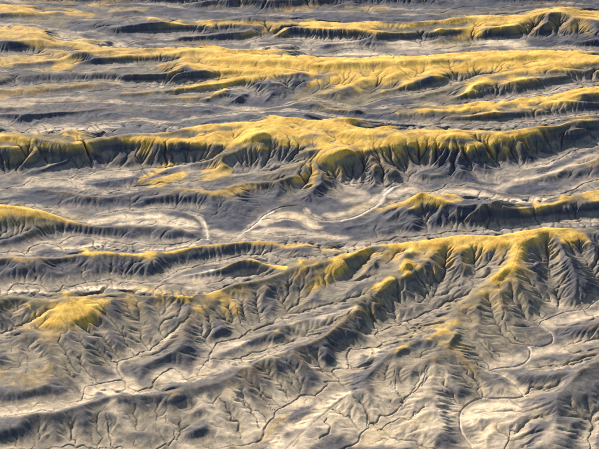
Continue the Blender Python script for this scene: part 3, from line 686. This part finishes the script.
floor = blur(((Z - zws < 1.3) & (dwa < dcr)).astype(float), 5, 2) > .5
reg = np.where(floor, 100, rid)
WASHES = {101: 'pale winding wash on the flat in the middle, its left loop', 102: 'pale winding wash on the flat in the middle, its right channel',
          103: 'pale sandy wash looping down the bottom right'}
wash_i = np.zeros_like(reg)
bm_ = broad > .25
reg = np.where(bm_ & (g.Y > 1050) & (g.X < -20), 101, reg)
reg = np.where(bm_ & (g.Y > 1050) & (g.X >= -20), 102, reg)
reg = np.where(bm_ & (g.Y <= 1050), 103, reg)
reg[:, :] = reg
# vertex normals of the whole ground, so the pieces meet without a seam
P = np.stack([g.X, g.Y, Z], -1)
du = np.zeros_like(P); du[:, 1:-1] = P[:, 2:] - P[:, :-2]; du[:, 0] = P[:, 1] - P[:, 0]; du[:, -1] = P[:, -1] - P[:, -2]
dv = np.zeros_like(P); dv[1:-1] = P[2:] - P[:-2]; dv[0] = P[1] - P[0]; dv[-1] = P[-1] - P[-2]
NRM = np.cross(du, dv); NRM /= np.linalg.norm(NRM, axis=-1, keepdims=True)
k = np.arange(NX * NY).reshape(NY, NX)
quads = np.stack([k[:-1, :-1], k[:-1, 1:], k[1:, 1:], k[1:, :-1]], -1).reshape(-1, 4)
qreg = reg[:-1, :-1].ravel()
Pf = P.reshape(-1, 3).astype(np.float32); Nf = NRM.reshape(-1, 3).astype(np.float32)
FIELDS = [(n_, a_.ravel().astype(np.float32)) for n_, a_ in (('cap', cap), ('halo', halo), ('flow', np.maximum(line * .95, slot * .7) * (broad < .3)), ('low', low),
          ('silt', silt), ('near', near_), ('sand', broad), ('rill', np.clip(rill * .25 + .5, 0, 1)), ('track', track))]

def clay_material():
    M = bpy.data.materials.new('badlands_clay'); M.use_nodes = True
    n = M.node_tree.nodes; l = M.node_tree.links; b = n['Principled BSDF']
    b.inputs['Roughness'].default_value = .95; b.inputs['Specular IOR Level'].default_value = .15
    geo = n.new('ShaderNodeNewGeometry')
    def attr(name):
        a = n.new('ShaderNodeAttribute'); a.attribute_name = name; return a.outputs['Fac']
    def noise(scale, detail=4, rough=.55, vec=None, stretch=None):
        t = n.new('ShaderNodeTexNoise'); t.inputs['Scale'].default_value = scale
        t.inputs['Detail'].default_value = detail; t.inputs['Roughness'].default_value = rough
        v = vec or geo.outputs['Position']
        if stretch:
            mp = n.new('ShaderNodeMapping'); mp.inputs['Scale'].default_value = stretch; l.new(v, mp.inputs[0]); v = mp.outputs[0]
        l.new(v, t.inputs['Vector']); return t.outputs['Fac']
    def ramp(x, lo, hi, a=0., c=1.):
        m = n.new('ShaderNodeMapRange'); m.inputs[1].default_value = lo; m.inputs[2].default_value = hi
        m.inputs[3].default_value = a; m.inputs[4].default_value = c; l.new(x, m.inputs[0]); return m.outputs[0]
    def math_(op, a, c):
        m = n.new('ShaderNodeMath'); m.operation = op
        for q, v in ((0, a), (1, c)):
            if isinstance(v, (int, float)): m.inputs[q].default_value = v
            else: l.new(v, m.inputs[q])
        return m.outputs[0]
    def mix(fac, a, c, mode='MIX'):
        m = n.new('ShaderNodeMix'); m.data_type = 'RGBA'; m.blend_type = mode
        for q, v in ((0, fac), (6, a), (7, c)):
            if isinstance(v, tuple): m.inputs[q].default_value = (*v, 1)
            elif isinstance(v, (int, float)): m.inputs[q].default_value = v
            else: l.new(v, m.inputs[q])
        return m.outputs[2]
    shaded_shale = mix(ramp(noise(.03, 5), .4, .62), (.046, .054, .085), (.088, .092, .108))  # slate clay, tinted darker and bluer to stand in for shade on upper slopes
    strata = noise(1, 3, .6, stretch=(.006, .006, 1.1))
    shaded_shale = mix(ramp(strata, .42, .6, 0, .35), shaded_shale, (.17, .16, .16))
    sand = mix(ramp(noise(.05, 5), .4, .62), (.175, .16, .145), (.29, .245, .20))
    col = mix(attr('low'), shaded_shale, sand)
    gold = mix(ramp(noise(.045, 4), .35, .65), (.33, .27, .165), (.45, .36, .205))
    col = mix(math_('MULTIPLY', attr('near'), .5), col, gold)
    col = mix(attr('silt'), col, mix(ramp(noise(.07, 5), .4, .6), (.54, .44, .32), (.70, .56, .37)))
    col = mix(math_('MULTIPLY', attr('halo'), .62), col, (.31, .24, .105))
    yellow = mix(ramp(noise(.06, 5, .65), .38, .62), (.68, .395, .065), (.82, .525, .12))
    yellow = mix(ramp(noise(.5, 4, .7), .52, .68, 0, .55), yellow, (.42, .27, .07))
    col = mix(attr('cap'), col, yellow)
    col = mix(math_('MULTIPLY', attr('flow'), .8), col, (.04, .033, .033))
    col = mix(attr('sand'), col, (.62, .52, .41))
    col = mix(math_('MULTIPLY', attr('track'), .22), col, (.13, .10, .07))
    grain = noise(.9, 6, .7)
    col = mix(1.0, col, mix(ramp(grain, .3, .7), (.82, .82, .84), (1.15, 1.13, 1.12)), 'MULTIPLY')
    col = mix(1.0, col, mix(attr('rill'), (.74, .74, .77), (1.26, 1.25, 1.22)), 'MULTIPLY')
    l.new(col, b.inputs['Base Color'])
    bp = n.new('ShaderNodeBump'); bp.inputs['Strength'].default_value = .8; bp.inputs['Distance'].default_value = .3
    l.new(noise(.7, 7, .68), bp.inputs['Height']); l.new(bp.outputs[0], b.inputs['Normal'])
    return M
CLAY = clay_material()

def piece(name, ids, label):
    q = quads[np.isin(qreg, ids)]
    if len(q) == 0: return
    vs, inv = np.unique(q, return_inverse=True)
    inv = inv.reshape(-1).astype(np.int32)
    me = bpy.data.meshes.new(name)
    me.vertices.add(len(vs)); me.vertices.foreach_set('co', Pf[vs].ravel())
    me.loops.add(len(inv)); me.loops.foreach_set('vertex_index', inv)
    me.polygons.add(len(q)); me.polygons.foreach_set('loop_start', np.arange(0, len(inv), 4, dtype=np.int32))
    me.polygons.foreach_set('use_smooth', np.ones(len(q), bool))
    me.update(calc_edges=True)
    for n_, a_ in FIELDS:
        at = me.attributes.new(n_, 'FLOAT', 'POINT'); at.data.foreach_set('value', a_[vs])
    me.normals_split_custom_set_from_vertices(Nf[vs])
    me.materials.append(CLAY)
    o = bpy.data.objects.new(name, me); COL.objects.link(o)
    o['kind'] = 'structure'; o['label'] = label
    return o

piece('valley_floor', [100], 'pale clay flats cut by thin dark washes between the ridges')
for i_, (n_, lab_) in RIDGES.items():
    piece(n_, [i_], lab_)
for i_, lab_ in WASHES.items():
    piece('dry_wash', [i_], lab_)
print('built', time.time() - T0)
# the plain the badlands stand on, out to the horizon
me = bpy.data.meshes.new('desert_plain')
S_ = 15000
me.from_pydata([(-S_, -S_, -6), (S_, -S_, -6), (S_, S_, -6), (-S_, S_, -6)], [], [(0, 1, 2, 3)])
me.materials.append(CLAY)
o = bpy.data.objects.new('desert_plain', me); COL.objects.link(o)
o['kind'] = 'structure'; o['label'] = 'flat grey clay plain around the badlands'
